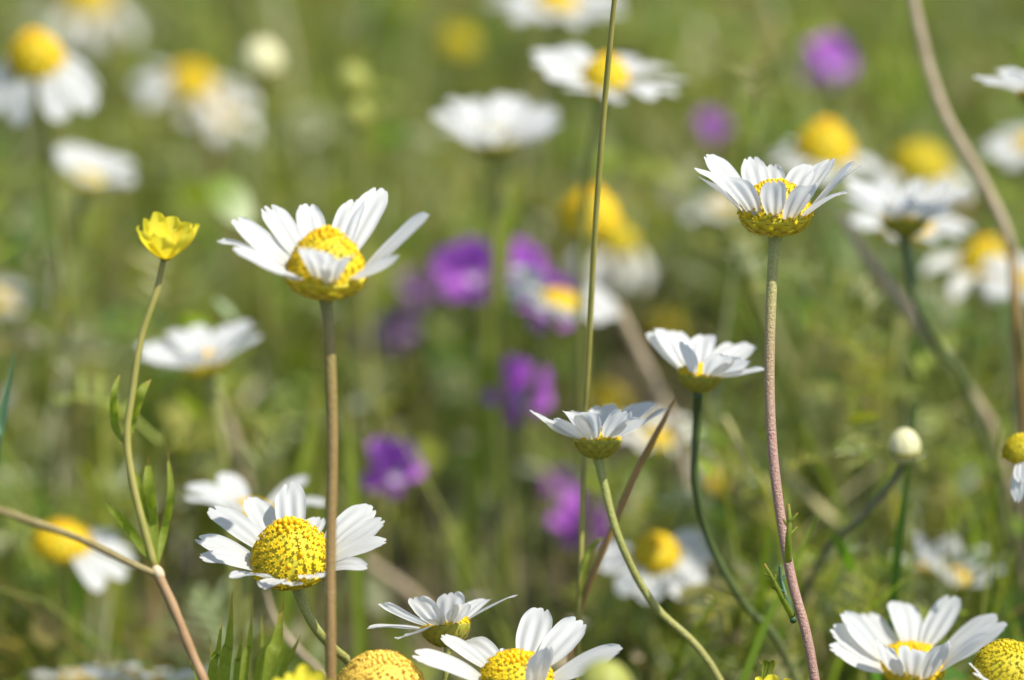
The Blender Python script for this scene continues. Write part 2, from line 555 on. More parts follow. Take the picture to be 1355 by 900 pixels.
SEED = [100]
KEEP = []            # (px, py, depth, radius) of flowers that the herbs must not cover
def daisy(label, ring, k, a=0, b=0, r=45, disc='dome', disc_r=.94, inv='yellow', tips=None, L=88, W=36, el0=40,
          n=13, el=30, gaps=(), stem=None, stem_r=7.5, stem_m=None, old=False, cat='daisy', name='daisy',
          el_var=7, hairs=0, sink=0.0, sides=10, L_var=.12, petal_r=.86, keep=1.0):
    SEED[0] += 7
    sd_ = SEED[0]
    rnd = random.Random(sd_)
    s = PX * k
    H = head_matrix(a, b)
    hp = P(ring[0], ring[1], k)
    r_m = r * s
    KEEP.append((ring[0], ring[1], k, (r + L * .8) * keep))
    under = hp - H[:, 2] * INV_D[inv] * r_m * 0.97
    path = stem_path(under, H[:, 2], stem, sd_)
    base = np.array([path[-1][0], path[-1][1], 0.0])
    t = thing(name, label, cat, base, 'daisies of the meadow')
    rad = [stem_r * s * (.80 + .24 * math.exp(-i / 7.0) + .012 * math.sin(i * 1.9 + sd_) + (.10 if i < 2 else 0)) for i in range(len(path))]
    tube_part('stem', path, rad, stem_m or M_STEM_G, t, base, sides, 0.03, hairs)
    rot_z = math.radians(rnd.uniform(0, 360))
    ob('involucre', INV[inv], t, M4(H @ petal_rot(rot_z, 0), hp - base, (r_m,) * 3))
    if disc:
        ob('disc', DISC[disc], t, M4(H @ petal_rot(rnd.uniform(0, 6), 0), hp - base - H[:, 2] * r_m * sink, (r_m * disc_r,) * 3))
    r0 = petal_r * r_m
    specs = []
    if tips is not None:
        azs, els = np.meshgrid(np.radians(np.arange(0, 360, 3)), np.radians(np.arange(-50, 84, 2.0)))
        azs, els = azs.ravel(), els.ravel()
        nn_ = len(azs)
        mul = np.repeat([.85, .92, 1.0, 1.08, 1.16, 1.25], nn_)
        azs, els = np.tile(azs, 6), np.tile(els, 6)
        for tp in tips:
            tx, ty = tp[0], tp[1]
            hint = tp[2] if len(tp) > 2 else ''
            Lp = (tp[3] if len(tp) > 3 else L) * s
            Wp = (tp[4] if len(tp) > 4 else W) * s
            bow = tp[5] if len(tp) > 5 else rnd.uniform(-.03, .09)
            rad_ = r0 + Lp * mul * np.cos(els)
            loc = np.stack([rad_ * np.cos(azs), rad_ * np.sin(azs), Lp * mul * np.sin(els)], 1)
            wp = loc @ H.T + hp
            qx, qy, _ = proj(wp)
            e = np.hypot(qx - tx, qy - ty) + 0.07 * np.abs(np.degrees(els) - el0) + 6 * np.abs(mul - 1)
            if hint == 'b':
                e = e + 60 * (np.sin(azs) < 0.15)
            if hint == 'f':
                e = e + 60 * (np.sin(azs) > -0.15)
            i = int(np.argmin(e))
            specs.append((azs[i], els[i], Lp * mul[i], Wp, bow))
    else:
        for i in range(n):
            az = 360 * i / n + rnd.uniform(-6, 6) + sd_ * 13
            az %= 360
            if any(g0 <= az <= g1 for g0, g1 in gaps):
                continue
            specs.append((R(az), R(el + rnd.uniform(-el_var, el_var)), L * s * rnd.uniform(1 - L_var, 1 + L_var * .6), W * s * rnd.uniform(.85, 1.12), None))
    for i, (az, e, Lp, Wp, bow) in enumerate(specs):
        base_l = np.array([r0 * math.cos(az), r0 * math.sin(az), r_m * (.0 + .05 * (i % 3))])
        rot = H @ petal_rot(az, e, R(rnd.uniform(-16, 16)))
        if tips is not None:
            me = petal_mesh('petal', Lp, Wp, bow, rnd.uniform(.04, .16), rnd.uniform(.04, .085), sd_ * 31 + i)
            ob('petal', me, t, M4(rot, H @ base_l + hp - base))
        else:
            me = rnd.choice(PETALS_OLD if old else PETALS)
            ob('petal', me, t, M4(rot, H @ base_l + hp - base, (Lp, Wp / .36, (Lp + Wp / .36) / 2)))
    return t, path, base

# ================================================================ flowers in or near the focus
tA, pA, bA = daisy('sharp white daisy, highest at right, yellow cup open above a long pinkish downy stem', (1026, 286), 1.0, 0, -6, 48, 'knob', .95, 'yellow',
    tips=[(918, 222), (923, 237, 'f'), (937, 208), (989, 206, 'b', 88, 36), (1023, 220, 'b', 78, 36), (1072, 222, 'b', 84, 40), (1106, 211, 'b', 96, 40),
          (1133, 217), (1141, 225), (1121, 254, 'f'), (962, 237, 'f', 84, 42), (1021, 245, 'f', 82, 34), (1074, 243, 'f', 86, 44)],
    L=90, W=36, el0=44, stem=[(1023, 345, 1.0), (1019, 440, 1.0), (1019, 540, 1.0), (1027, 640, 1.0), (1046, 760, 1.0), (1078, 900, 1.0)],
    stem_r=8.2, stem_m=M_STEM_A, hairs=2600, sides=14)
tB, pB, bB = daisy('large white daisy at upper left on a straight brown stem crossing another daisy', (431, 364), 0.968, 2, -1, 55, 'tall', .90, 'yellow',
    tips=[(287, 318, 'b', 100, 42), (304, 296, 'b', 98, 44), (351, 278, 'b', 95, 42), (407, 270, 'b', 90, 42), (477, 266, 'b', 100, 40), (508, 254, 'b', 115, 42), (568, 286, '', 105, 36),
          (525, 339, 'f', 90, 34), (416, 336, 'f', 100, 48), (457, 342, 'f', 98, 42), (308, 334, 'f', 100, 46), (345, 356, 'f', 90, 44)],
    L=100, W=44, el0=35, stem=[(436, 450, .968), (440, 590, .968), (437, 740, .968), (438, 900, .968)], stem_r=9.0, stem_m=M_STEM_B, hairs=500)
tC, pC, bC = daisy('sharp white daisy at lower left with a tall yellow cone, partly behind a brown stem', (387, 748), 1.0, -5, 9, 55, 'tall', .95, 'shallow',
    tips=[(257, 712), (264, 741), (282, 676), (334, 657, 'b'), (384, 640, 'b', 96, 42), (425, 690, 'b', 70, 34), (496, 672, 'b', 95, 44), (511, 693), (512, 724),
          (488, 748, 'f', 84, 30), (304, 766, 'f', 84, 32), (352, 783, 'f', 80, 34), (425, 764, 'f', 74, 36), (382, 776, 'f', 76, 30)],
    L=90, W=40, el0=24, stem=[(401, 800, 1.0), (418, 832, 1.0), (441, 858, 1.005), (463, 878, 1.01), (480, 915, 1.01)], stem_r=7.5, hairs=900)
daisy('small white daisy at bottom centre leaning away, its green involucre showing below', (590, 829), 1.005, -9, -24, 34, 'flat', .9, 'deep',
    tips=[(485, 832), (527, 847, 'f', 62, 30), (504, 803), (551, 790, 'f', 78, 38), (572, 822, 'f', 50, 24), (600, 785, 'f', 76, 38), (616, 800, 'f', 58, 26), (642, 794, 'b'), (686, 790, '', 76, 24),
          (565, 805, 'b'), (612, 800, 'b')], L=76, W=34, el0=28, stem=[(590, 900, 1.005)], stem_r=6)
daisy('sharp white daisy at the bottom edge with domed yellow disc and tall rear petals', (684, 903), 0.99, 3, 10, 48, 'dome', .96, 'shallow',
    tips=[(545, 868, '', 112, 40), (585, 842, '', 98, 26), (612, 852, 'b', 92, 36), (672, 860, 'b', 62, 30), (716, 806, 'b', 100, 46), (772, 827, 'b', 108, 44), (823, 855, '', 112, 42),
          (722, 858, 'f', 84, 40), (655, 925, 'f', 60, 38), (700, 935, 'f', 60, 38)], L=95, W=42, el0=32, stem=[(694, 960, .99)], stem_r=7)
daisy('softly blurred white daisy just left of the pinkish stem, on a dark green stem', (926, 496), 1.038, 5, -13, 30, 'flat', .9, 'deep',
    tips=[(856, 440), (868, 435), (890, 440, 'b'), (932, 443, 'b'), (975, 456), (1000, 461), (1012, 488), (905, 455, 'f', 60, 26), (905, 458, 'b'), (965, 470, 'f'), (988, 478, 'f')],
    L=78, W=36, el0=28, stem=[(922, 560, 1.045), (920, 640, 1.05), (940, 720, 1.06), (985, 800, 1.07), (1040, 870, 1.08)], stem_r=6.5, stem_m=M_STEM_DG)
daisy('white daisy seen edge on at centre, touching the thin grass stem', (791, 581), 1.02, 0, -15, 33, 'flat', .85, 'deep',
    tips=[(702, 545), (724, 556, 'f', 72, 34), (749, 548, 'f', 70, 38), (775, 545, 'f', 66, 34), (800, 537, 'b', 72, 40), (826, 546, 'f', 68, 32), (864, 532), (884, 541), (852, 556, 'f', 72, 34), (760, 545, 'b', 68, 34)],
    L=84, W=40, el0=28, stem=[(799, 640, 1.02), (820, 715, 1.02), (865, 800, 1.025), (955, 905, 1.03)], stem_r=6.5, hairs=300)
daisy('white daisy in the lower right corner with flat orange disc and raised petals', (1207, 880), 1.035, 2, 12, 45, 'flat', .92, 'yellow',
    tips=[(1097, 861), (1099, 832), (1113, 816), (1141, 811, 'b'), (1192, 797, 'b', 96, 46), (1260, 791, 'b', 104, 44), (1318, 813), (1333, 829), (1209, 864, 'f', 76, 42), (1250, 850, 'f', 84, 40), (1165, 852, 'f', 84, 44),
          (1308, 846, 'f')], L=98, W=42, el0=38, stem=[(1205, 950, 1.035)], stem_r=7.5)

# domes without rays at the lower edge
daisy('deep yellow cone at the right bottom corner with only low white petals left', (1334, 893), 0.992, 2, 6, 47, 'olive', .98, 'shallow',
    tips=[(1283, 878, 'f', 40, 22), (1296, 900, 'f', 80, 40), (1340, 925, 'f', 70, 40), (1400, 900, '', 70, 38)], L=70, W=38, el0=-10, stem=[(1334, 960, .99)], stem_r=7, cat='daisy', el=-20)
daisy('bald yellow cone fading to pinkish brown, at the bottom beside the brown stem', (504, 915), 0.985, 4, 4, 57, 'faded', .98, 'shallow',
    tips=[], stem=[(504, 980, .985)], stem_r=7)
daisy('small olive yellow cone cut by the right edge with one drooping petal', (1355, 600), 1.035, -8, 4, 27, 'olive', 1.0, 'shallow',
    tips=[(1347, 668, 'f', 46, 20), (1352, 640, 'f', 40, 20)], L=46, W=20, el0=-40, stem=[(1362, 700, 1.04)], stem_r=5)

# ================================================================ blurred daisies behind
daisy('blurred white daisy right of the highest one, cup shaped above a brown involucre', (1197, 286), 1.13, 3, -6, 34, 'flat', .9, 'deep', n=14, L=72, W=30, el=27,
      stem=[(1200, 330, 1.13), (1213, 400, 1.13), (1245, 465, 1.14), (1285, 530, 1.15)], stem_r=7.5, stem_m=M_STEM_DG)
daisy('lower blurred daisy directly behind the cup shaped daisy at right', (1200, 305), 1.2, 4, -4, 36, 'flat', .9, 'yellow', n=11, L=58, W=28, el=8)
daisy('blurred bright yellow cone over white petals, above and right of the highest sharp daisy', (1090, 206), 1.25, 4, 4, 42, 'tall', .92, 'shallow', n=10, L=42, W=30, el=-20)
daisy('paler blurred yellow cone beside the curved tan stem at upper right, petals withered', (1217, 226), 1.33, 4, 6, 41, 'olive', .95, 'shallow', n=9, L=46, W=28, el=-45, old=True)
daisy('blurred daisy at right with golden cone and grey white petals spreading left', (1302, 354), 1.26, 9, 4, 36, 'tall', .9, 'shallow', n=8, L=58, W=30, el=-20, old=True)
daisy('white daisy cut by the right edge near the top, tilted away', (1374, 118), 1.09, -16, -16, 30, 'flat', .9, 'deep', n=12, L=62, W=32, el=32)
daisy('faint grey white daisy cut by the right edge below the tilted one', (1368, 192), 1.3, -8, 4, 30, 'flat', .9, 'yellow', n=12, L=50, W=30, el=0)
daisy('blurred daisy with yellow cone at upper left corner, white petals hanging straight down', (48, 84), 1.23, -4, 14, 40, 'tall', .92, 'shallow', n=10, L=70, W=42, el=-46, el_var=9)
daisy('very blurred greyish daisy at the top left edge behind the drooping one', (112, 4), 1.6, 4, 12, 38, 'tall', .9, 'shallow', n=8, L=56, W=30, el=-42, old=True, keep=.6)
daisy('blurred pure white daisy at left leaning right, seen from its side, below the drooping one', (116, 236), 1.27, 15, 2, 26, 'flat', .4, 'yellow', n=11, L=46, W=34, el=26)
daisy('very blurred daisy at upper left with pale orange centre beside a cream bud', (252, 112), 1.5, 12, 16, 34, 'dome', .86, 'shallow', n=9, L=54, W=30, el=-16, gaps=((60, 120), (230, 280)), keep=.5)
daisy('second very blurred daisy under the pale orange one, mostly white smears', (292, 150), 1.5, 14, 18, 26, 'flat', .9, 'shallow', n=6, L=40, W=28, el=-10, old=True, keep=.5)
daisy('blurred white cup shaped daisy at top centre left of the thin grass stem', (655, 186), 1.22, 0, 3, 32, 'flat', .6, 'deep', n=14, L=70, W=34, el=30)
daisy('blurred white daisy at top centre crossed by the thin grass stem, bright yellow dome', (800, 110), 1.18, 7, 3, 36, 'tall', .85, 'yellow', n=12, L=76, W=38, el=8)
daisy('blurred white daisy cut by the top edge, pale orange centre', (735, 8), 1.32, 2, 4, 34, 'dome', .8, 'yellow', n=13, L=62, W=36, el=2)
daisy('blurred yellow cone at centre just behind the thin grass stem, petals fallen', (780, 294), 1.22, 5, 4, 41, 'tall', .95, 'shallow', tips=[])
daisy('paler cone overlapping the bald centre one, grey petals hanging limp below it', (814, 322), 1.34, 10, 6, 30, 'olive', .95, 'shallow', n=8, L=66, W=26, el=-66, old=True, el_var=5)
daisy('blurred white daisy with orange centre over the violet petals at centre', (742, 398), 1.22, 16, 8, 30, 'flat', .8, 'shallow', n=11, L=56, W=34, el=6, gaps=((60, 110),))
daisy('blurred white daisy left of centre behind the large brown stemmed one, seen from the side', (272, 480), 1.15, -8, -3, 32, 'flat', .8, 'yellow', n=13, L=66, W=34, el=26)
daisy('blurred white daisy directly behind the tall yellow cone at lower left', (332, 678), 1.1, 4, -3, 34, 'flat', .85, 'deep', n=9, L=70, W=38, el=22, gaps=((70, 100), (250, 285)))
daisy('blurred row of bluish white petals low at the bottom left edge', (185, 902), 1.13, 2, -20, 36, 'flat', .8, 'yellow', n=10, L=66, W=28, el=12, keep=.5)
daisy('small white blurred daisy at bottom left beside the bluish white row', (100, 900), 1.15, -4, -18, 26, 'flat', .8, 'yellow', n=9, L=44, W=24, el=10, keep=.3)
daisy('blurred daisy at lower left edge crossed by a straw shoot, yellow cone leaning left', (82, 722), 1.16, 2, 6, 40, 'dome', .95, 'shallow', n=14, L=68, W=34, el=-16, gaps=((50, 285),))
daisy('blurred daisy facing the camera below the violet flowers, right of the crossed stems', (868, 735), 1.15, 3, 32, 34, 'dome', .88, 'shallow', n=11, L=48, W=34, el=-10, gaps=((40, 140),))
daisy('blurred half open daisy at lower right above the corner daisy, petals upright', (1266, 766), 1.17, 3, 8, 20, 'dome', .8, 'deep', n=7, L=54, W=22, el=34, el_var=16, keep=.35)
daisy('smaller ragged daisy left of the half open one at lower right', (1225, 752), 1.17, -8, 0, 14, 'flat', .8, 'deep', n=6, L=42, W=18, el=45, el_var=14, keep=.3)
daisy('faint white daisy at the left edge, half out of the picture', (0, 398), 1.38, 4, 2, 24, 'flat', .8, 'yellow', n=9, L=40, W=26, el=6, keep=.5)
daisy('faint white daisy hidden behind the left petals of the highest sharp daisy', (962, 276), 1.4, -8, 2, 24, 'flat', .8, 'yellow', n=8, L=40, W=26, el=0, old=True, keep=.4)
daisy('faint greyish daisy low behind the stems right of centre', (948, 640), 1.34, 4, 20, 22, 'flat', .7, 'yellow', n=7, L=36, W=22, el=0, old=True, keep=.2)
daisy('faint greyish daisy between the edge on daisy and the dark green stem', (872, 580), 1.24, 2, 10, 24, 'flat', .6, 'yellow', n=7, L=44, W=26, el=6, old=True, keep=.3)
daisy('pale daisy at the right edge below the golden cone', (1362, 372), 1.24, -4, 12, 26, 'flat', .7, 'yellow', n=11, L=46, W=28, el=4)
daisy('faint bald yellow cone near the top edge left of centre', (605, 62), 1.6, 0, 8, 26, 'olive', .95, 'shallow', tips=[])
daisy('faint golden cone deep in the grass right of the thin grass stem', (803, 535), 1.5, 4, 6, 24, 'olive', .95, 'shallow', tips=[])
daisy('faint bald golden cone above the half closed daisy by the pinkish stem', (880, 440), 1.55, 4, 6, 22, 'olive', .95, 'shallow', tips=[])

# ================================================================ buds
def bud(label, at_, k, r, m, stem=None, stem_m=None, stem_r=5, squash=1.1, a=0, b=0, cup=.55):
    SEED[0] += 7
    H = head_matrix(a, b)
    s = PX * k
    hp = P(*at_, k)
    rm = r * s
    KEEP.append((at_[0], at_[1], k, r * 1.3))
    path = stem_path(hp - H[:, 2] * rm * .9, H[:, 2], stem, SEED[0])
    base = np.array([path[-1][0], path[-1][1], 0.0])
    t = thing('flower_bud', label, 'flower bud', base, 'flower buds in the meadow')
    tube_part('stem', path, [stem_r * s] * len(path), stem_m or M_STEM_G, t, base, 8)
    V, F = [], []
    rings, seg = 12, 30
    for i in range(rings + 1):
        th = math.pi * i / rings - math.pi / 2
        for q in range(seg):
            an = 2 * math.pi * q / seg
            fold = 1 + .10 * math.cos(an * 9 + 2 * math.sin(th)) * max(0, math.sin(th) + .3)
            rr = math.cos(th) * fold * (1 - .12 * math.sin(th)) + .001
            V.append((rr * math.cos(an), rr * math.sin(an), math.sin(th) * squash))
    for i in range(rings):
        for q in range(seg):
            x, y = i * seg + q, i * seg + (q + 1) % seg
            F.append((x, y, y + seg, x + seg))
    ob('bud_head', new_mesh('bud_head', V, F, [m]), t, M4(H, hp - base, (rm,) * 3))
    ob('involucre', INV['deep'], t, M4(H, hp - base - H[:, 2] * rm * .18, (rm * 1.06,) * 3))
    return t

bud('cream white bud at right on a dark grey stem slanting down left', (1197, 590), 1.072, 21, M_BUD, [(1182, 636, 1.08), (1140, 686, 1.09), (1080, 752, 1.11)], M_STEM_GREY, 5, 1.15)
bud('blurred round cream bud at upper left beside the pale orange centred daisy', (346, 82), 1.32, 28, M_BUD)
bud('blurred green bud at top left of centre, upper of a close pair', (466, 108), 1.32, 22, M_BUDGREEN)
bud('blurred green bud at top left of centre, lower of a close pair', (474, 152), 1.3, 17, M_BUDGREEN)
bud('yellow green bud blurred in the foreground, in front of the bottom daisy', (800, 905), 0.89, 36, M_BUDGREEN, None, M_STEM_G, 6, .9)

# ================================================================ violet flowers
VP = [petal_mesh('violet_kind', 1.0, .9, bw, .12, .03, 80 + i, M_PURPLE, .01, .55, 12, 9, .06) for i, bw in enumerate((.1, .05, .14))]
VD = [petal_mesh('dusky_kind', 1.0, .9, bw, .12, .03, 84 + i, M_PURPLE_D, .01, .55, 12, 9, .06) for i, bw in enumerate((.1, .05))]
VL = petal_mesh('lilac_kind', 1.0, .8, .2, .12, .03, 88, M_LILAC, .01, .55, 12, 9, .04)
def violet(label, at_, k, size, a, b, spin=0, dusky=False, pale=1):
    SEED[0] += 7
    rnd = random.Random(SEED[0])
    H = head_matrix(a, b)
    s = PX * k
    k += .03
    s = PX * k
    hp = P(*at_, k)
    sz = size * s
    KEEP.append((at_[0], at_[1], k, size))
    dn = np.array([H[0, 2] * -.2, .1, -1.0])
    path = stem_path(hp - H[:, 2] * sz * .3, dn / np.linalg.norm(dn) * -1, None, SEED[0])
    base = np.array([path[-1][0], path[-1][1], 0.0])
    t = thing('violet_flower', label, 'purple flower', base, 'purple flowers in the grass')
    tube_part('stem', path, [4 * s] * len(path), M_STEM_DG, t, base, 8)
    for q, (az, e, l, w_) in enumerate(((58, 40, 1.0, 1.1), (128, 26, 1.12, 1.0), (192, -6, .9, .7), (-6, 14, .8, .95), (262, -24, .62, .7))):
        azr = R(az + spin + rnd.uniform(-8, 8))
        me = rnd.choice(VD if dusky else VP)
        ob('petal', me, t, M4(H @ petal_rot(azr, R(e + rnd.uniform(-16, 16)), R(rnd.uniform(-26, 26))), hp - base + H @ np.array([.03 * sz * math.cos(azr), .03 * sz * math.sin(azr), .0]),
                              (sz * l, sz * w_, sz)))
    for q in range(pale):
        azr = R(275 + spin + (q * 40 - 20 * (pale - 1)))
        ob('lip', VL, t, M4(H @ petal_rot(azr, R(36)), hp - base, (sz * .56, sz * .55, sz * .56)))
    ob('calyx', INV['deep'], t, M4(H, hp - base + H[:, 2] * sz * .02, (sz * .2,) * 3))
    return t

violet('large blurred violet flower at centre with a pale lip, left of the orange centred daisy', (628, 366), 1.25, 54, -14, 48, 20)
violet('blurred violet flower touching the large pale lipped one on its right side', (690, 362), 1.29, 42, 14, 46, -24)
violet('violet flower at centre half hidden under the orange centred white daisy', (726, 408), 1.27, 50, 20, 48, -20)
violet('blurred violet flower just above and left of the edge on daisy', (690, 530), 1.22, 54, 14, 44, -8)
violet('blurred violet flower lower left of centre, alone in the dark grass', (522, 626), 1.2, 50, 8, 54, 10)
violet('violet flower behind the crossed stems at lower centre', (768, 700), 1.24, 48, 12, 50, -24, pale=0)
violet('small faint violet flower just above the one behind the crossed stems', (742, 645), 1.3, 26, -4, 50, 0)
violet('very blurred violet flower at the top right, pale at its right side', (1098, 88), 1.42, 42, 18, 50, 26, pale=2)
violet('small bluish violet bloom at upper right left of the yellow cone', (945, 172), 1.42, 26, 0, 40, 0, pale=0)
violet('dull mauve flower touching the right petals of the large left daisy', (560, 388), 1.38, 36, -10, 46, 20, True, 0)
violet('dark dusky purple flower right of the brown stem, larger of two', (528, 442), 1.34, 34, 18, 46, 24, True, 0)
violet('dark dusky purple flower right of the brown stem, smaller and nearer the stem', (480, 456), 1.34, 26, -12, 46, -12, True, 0)

# ================================================================ buttercup plant at the left
def leaf_blade(name, pts, width, m, parent, base, face=(0, -1, 0.25), fold=.25, n=22):
    path = catmull(pts, n)
    T = np.gradient(path, axis=0)
    T /= np.linalg.norm(T, axis=1)[:, None]
    V, F, UV = [], [], []
    nn = len(path)
    for i in range(nn):
        s = i / (nn - 1)
        side = np.cross(T[i], np.asarray(face, float))
        side /= np.linalg.norm(side)
        up = np.cross(side, T[i])
        hw = width * .5 * (min(1, .45 + 2.2 * s) * (1 - max(0, (s - .45) / .55) ** 2.0))
        hw = max(hw, width * .03)
        for u in (-1, -.5, 0, .5, 1):
            V.append(path[i] + side * u * hw + up * fold * hw * u * u - base)
            UV.append(((u + 1) / 2, s))
    for i in range(nn - 1):
        for j in range(4):
            a = i * 5 + j
            F.append((a, a + 5, a + 6, a + 1))
    return ob(name, new_mesh(name, V, F, [m], uv=UV), parent)

k = .975
pth = catmull([P(217, 344, k), P(207, 385, k), P(186, 450, k), P(175, 520, k), P(168, 580, k), P(178, 650, k), P(205, 752, k)], 40)
low = catmull([P(205, 752, k), P(228, 800, k), P(252, 860, k), P(275, 915, k), P(292, 985, k + .005)], 24)
gp = P(300, 1020, k + .01)
low = np.vstack([low, catmull([low[-1], (low[-1] + np.array([gp[0], low[-1][1], 0])) / 2 + np.array([.001, 0, 0]), np.array([gp[0], low[-1][1] + .004, -0.002])], 12)[1:]])
base = np.array([low[-1][0], low[-1][1], 0])
tb = thing('buttercup', 'small cup shaped yellow flower at left on a branching leafy plant with brown lower stem', 'buttercup', base, 'yellow buttercups')
tube_part('stem', pth, [PX * k * (4.2 + 1.3 * i / len(pth)) for i in range(len(pth))], M_STEM_GRASS, tb, base, 10)
tube_part('lower_stem', low, [PX * k * (6.2 + .3 * math.sin(i * 1.3)) for i in range(len(low))], M_STEM_PINK, tb, base, 12, .04)
ob('node', new_mesh('node', *(lambda v, f: (v, f))(*(lambda: (
    [tuple((np.array([math.cos(a) * math.cos(t_), math.sin(a) * math.cos(t_), 1.5 * math.sin(t_)]) * 8.0 * PX * k)) for t_ in np.linspace(-math.pi / 2, math.pi / 2, 9) for a in np.linspace(0, 2 * math.pi, 14, endpoint=False)],
    [(i * 14 + q, i * 14 + (q + 1) % 14, (i + 1) * 14 + (q + 1) % 14, (i + 1) * 14 + q) for i in range(8) for q in range(14)]))()), [M_NODE]), tb,
   M4(head_matrix(-28, 0), P(209, 758, k) - base))
sh = catmull([P(-40, 662, k - .05), P(30, 686, k - .035), P(110, 715, k - .018), P(165, 742, k - .006), P(206, 760, k)], 26)
tube_part('side_shoot', sh, [PX * k * (5.0 + .4 * math.sin(i)) for i in range(len(sh))], M_STEM_SHOOT, tb, base, 10)
for pts, wd in (([(205, 752), (180, 712), (150, 676), (139, 662)], 17), ([(206, 750), (196, 700), (184, 640), (172, 612)], 13), ([(205, 750), (201, 690), (197, 640), (196, 602)], 24),
                ([(206, 752), (218, 700), (226, 650), (221, 588)], 15), ([(162, 585), (152, 560), (151, 520), (160, 492)], 15), ([(166, 590), (172, 560), (186, 520), (200, 502)], 22)):
    leaf_blade('leaf', [P(x, y, k + .004 * (i % 2)) for i, (x, y) in enumerate(pts)], wd * .72 * PX * k, M_LEAF, tb, base)
BP = [petal_mesh('cup_petal_kind', 1.0, .62, -.10, .16, .008, 90 + i, M_BUTTER, .01, .62, 12, 9, .04) for i in range(3)]
def cup(parent, at_, k, size, base, a, b, n=8, el=66):
    H = head_matrix(a, b)
    s = PX * k
    hp = P(*at_, k)
    rnd = random.Random(at_[0])
    for q in range(n):
        az = R(360 * q / n + rnd.uniform(-10, 10))
        e = R(el + rnd.uniform(-12, 8))
        ob('petal', rnd.choice(BP), parent, M4(H @ petal_rot(az, e, R(rnd.uniform(-10, 10))), hp - base + H @ np.array([4 * s * math.cos(az), 4 * s * math.sin(az), 0]),
                                               (size * s * rnd.uniform(.9, 1.08), size * s * rnd.uniform(.75, .95), size * s)))
    ob('calyx', INV['deep'], parent, M4(H, hp - base + H[:, 2] * 5 * s, (10 * s,) * 3))
cup(tb, (219, 342), k, 62, base, 6, 4, 8, 58)

hp = P(402, 925, .94)
path = stem_path(hp, np.array([0, 0, 1.0]), None, 3)
base = np.array([path[-1][0], path[-1][1], 0])
tb2 = thing('buttercup', 'blurred yellow petals peeping over the bottom edge left of the brown stem', 'buttercup', base, 'yellow buttercups')
tube_part('stem', path, [PX * 4.5] * len(path), M_STEM_GRASS, tb2, base)
cup(tb2, (402, 925), .94, 44, base, 0, 8, 8, 40)
hp = P(1022, 925, .99)
path = stem_path(hp, np.array([0, 0, 1.0]), None, 4)
base = np.array([path[-1][0], path[-1][1], 0])
tb3 = thing('buttercup', 'yellow petal tips just showing at the bottom edge left of the pinkish stem', 'buttercup', base, 'yellow buttercups')
tube_part('stem', path, [PX * 4.5] * len(path), M_STEM_GRASS, tb3, base)
cup(tb3, (1022, 930), .99, 40, base, 0, 8, 8, 40)

# ================================================================ leaves on the pinkish stem
def feather(parent, pts, m, base, r=2.6, side=((.3, 1, 12), (.5, -1, 10), (.62, 1, 12), (.8, -1, 9)), k=1.0, seed=1):
    """narrow cut leaf: flat midrib with short lobes"""
    rnd = random.Random(seed)
    path = catmull([P(*q) for q in pts], 20)
    rads = [r * PX * (1.25 - .75 * i / (len(path) - 1)) for i in range(len(path))]
    V, F, UV = tube_data(path, rads, 8)
    for s, sg, ln in side:
        i = min(len(path) - 2, int(s * (len(path) - 1)))
        d = path[i + 1] - path[i]
        d /= np.linalg.norm(d)
        o = np.cross(d, CF)
        o /= np.linalg.norm(o)
        e = path[i] + (d * .8 + o * sg * .75 + CF * rnd.uniform(-.4, .4)) * ln * PX
        lob = catmull([path[i], (path[i] + e) / 2 + d * -1 * PX, e], 6)
        v2, f2, u2 = tube_data(lob, [r * PX * (.85 - .6 * j / (len(lob) - 1)) for j in range(len(lob))], 6, off=len(V))
        V += v2; F += f2; UV += u2
    V = [np.asarray(v) - base for v in V]
    return ob('leaf', new_mesh('leaf', V, F, [m], uv=UV), parent)
feather(tA, [(1043, 742, .995), (1043, 715, .992), (1045, 690, .992), (1043, 667, .993)], M_LEAF, bA, 4.2, ((.45, -1, 14), (.6, 1, 12), (.7, -1, 14)), seed=2)
feather(tA, [(1048, 815, 1.0), (1034, 790, .996), (1022, 765, .994), (1011, 746, .994)], M_LEAF, bA, 3.8, ((.3, -1, 9), (.5, 1, 9), (.65, -1, 8), (.75, 1, 9)), seed=3)
feather(tA, [(1050, 822, 1.005), (1042, 795, 1.01), (1034, 768, 1.012), (1032, 748, 1.012)], M_BLUELEAF, bA, 3.6, ((.3, 1, 10), (.5, 1, 12), (.7, -1, 9)), seed=4)

# ================================================================ single stems and grass one can tell apart
def lone(name, label, cat, pts, r, m, group, ground=True, sides=10, tip=.35, ground_swing=1):
    path = catmull([P(*q) for q in pts], 36)
    if ground:
        d = path[-1] - path[-4]
        d /= np.linalg.norm(d)
        last = path[-1]
        h = max(.004, last[2])
        e = np.array([last[0] + d[0] * h * .5, last[1] + max(-.02, d[1]) * h * .3, -.002])
        path = np.vstack([path, catmull([last, (last + e) / 2 + d * h * .12, e], 10)[1:]])
    base = np.array([path[-1][0], path[-1][1], 0])
    kk = pts[0][2]
    t = thing(name, label, cat, base, group)
    rr = [r * PX * kk * (tip + (1 - tip) * min(1, i / 10)) for i in range(len(path))]
    tube_part('stem', path, rr, m, t, base, sides)
    return t, path, base

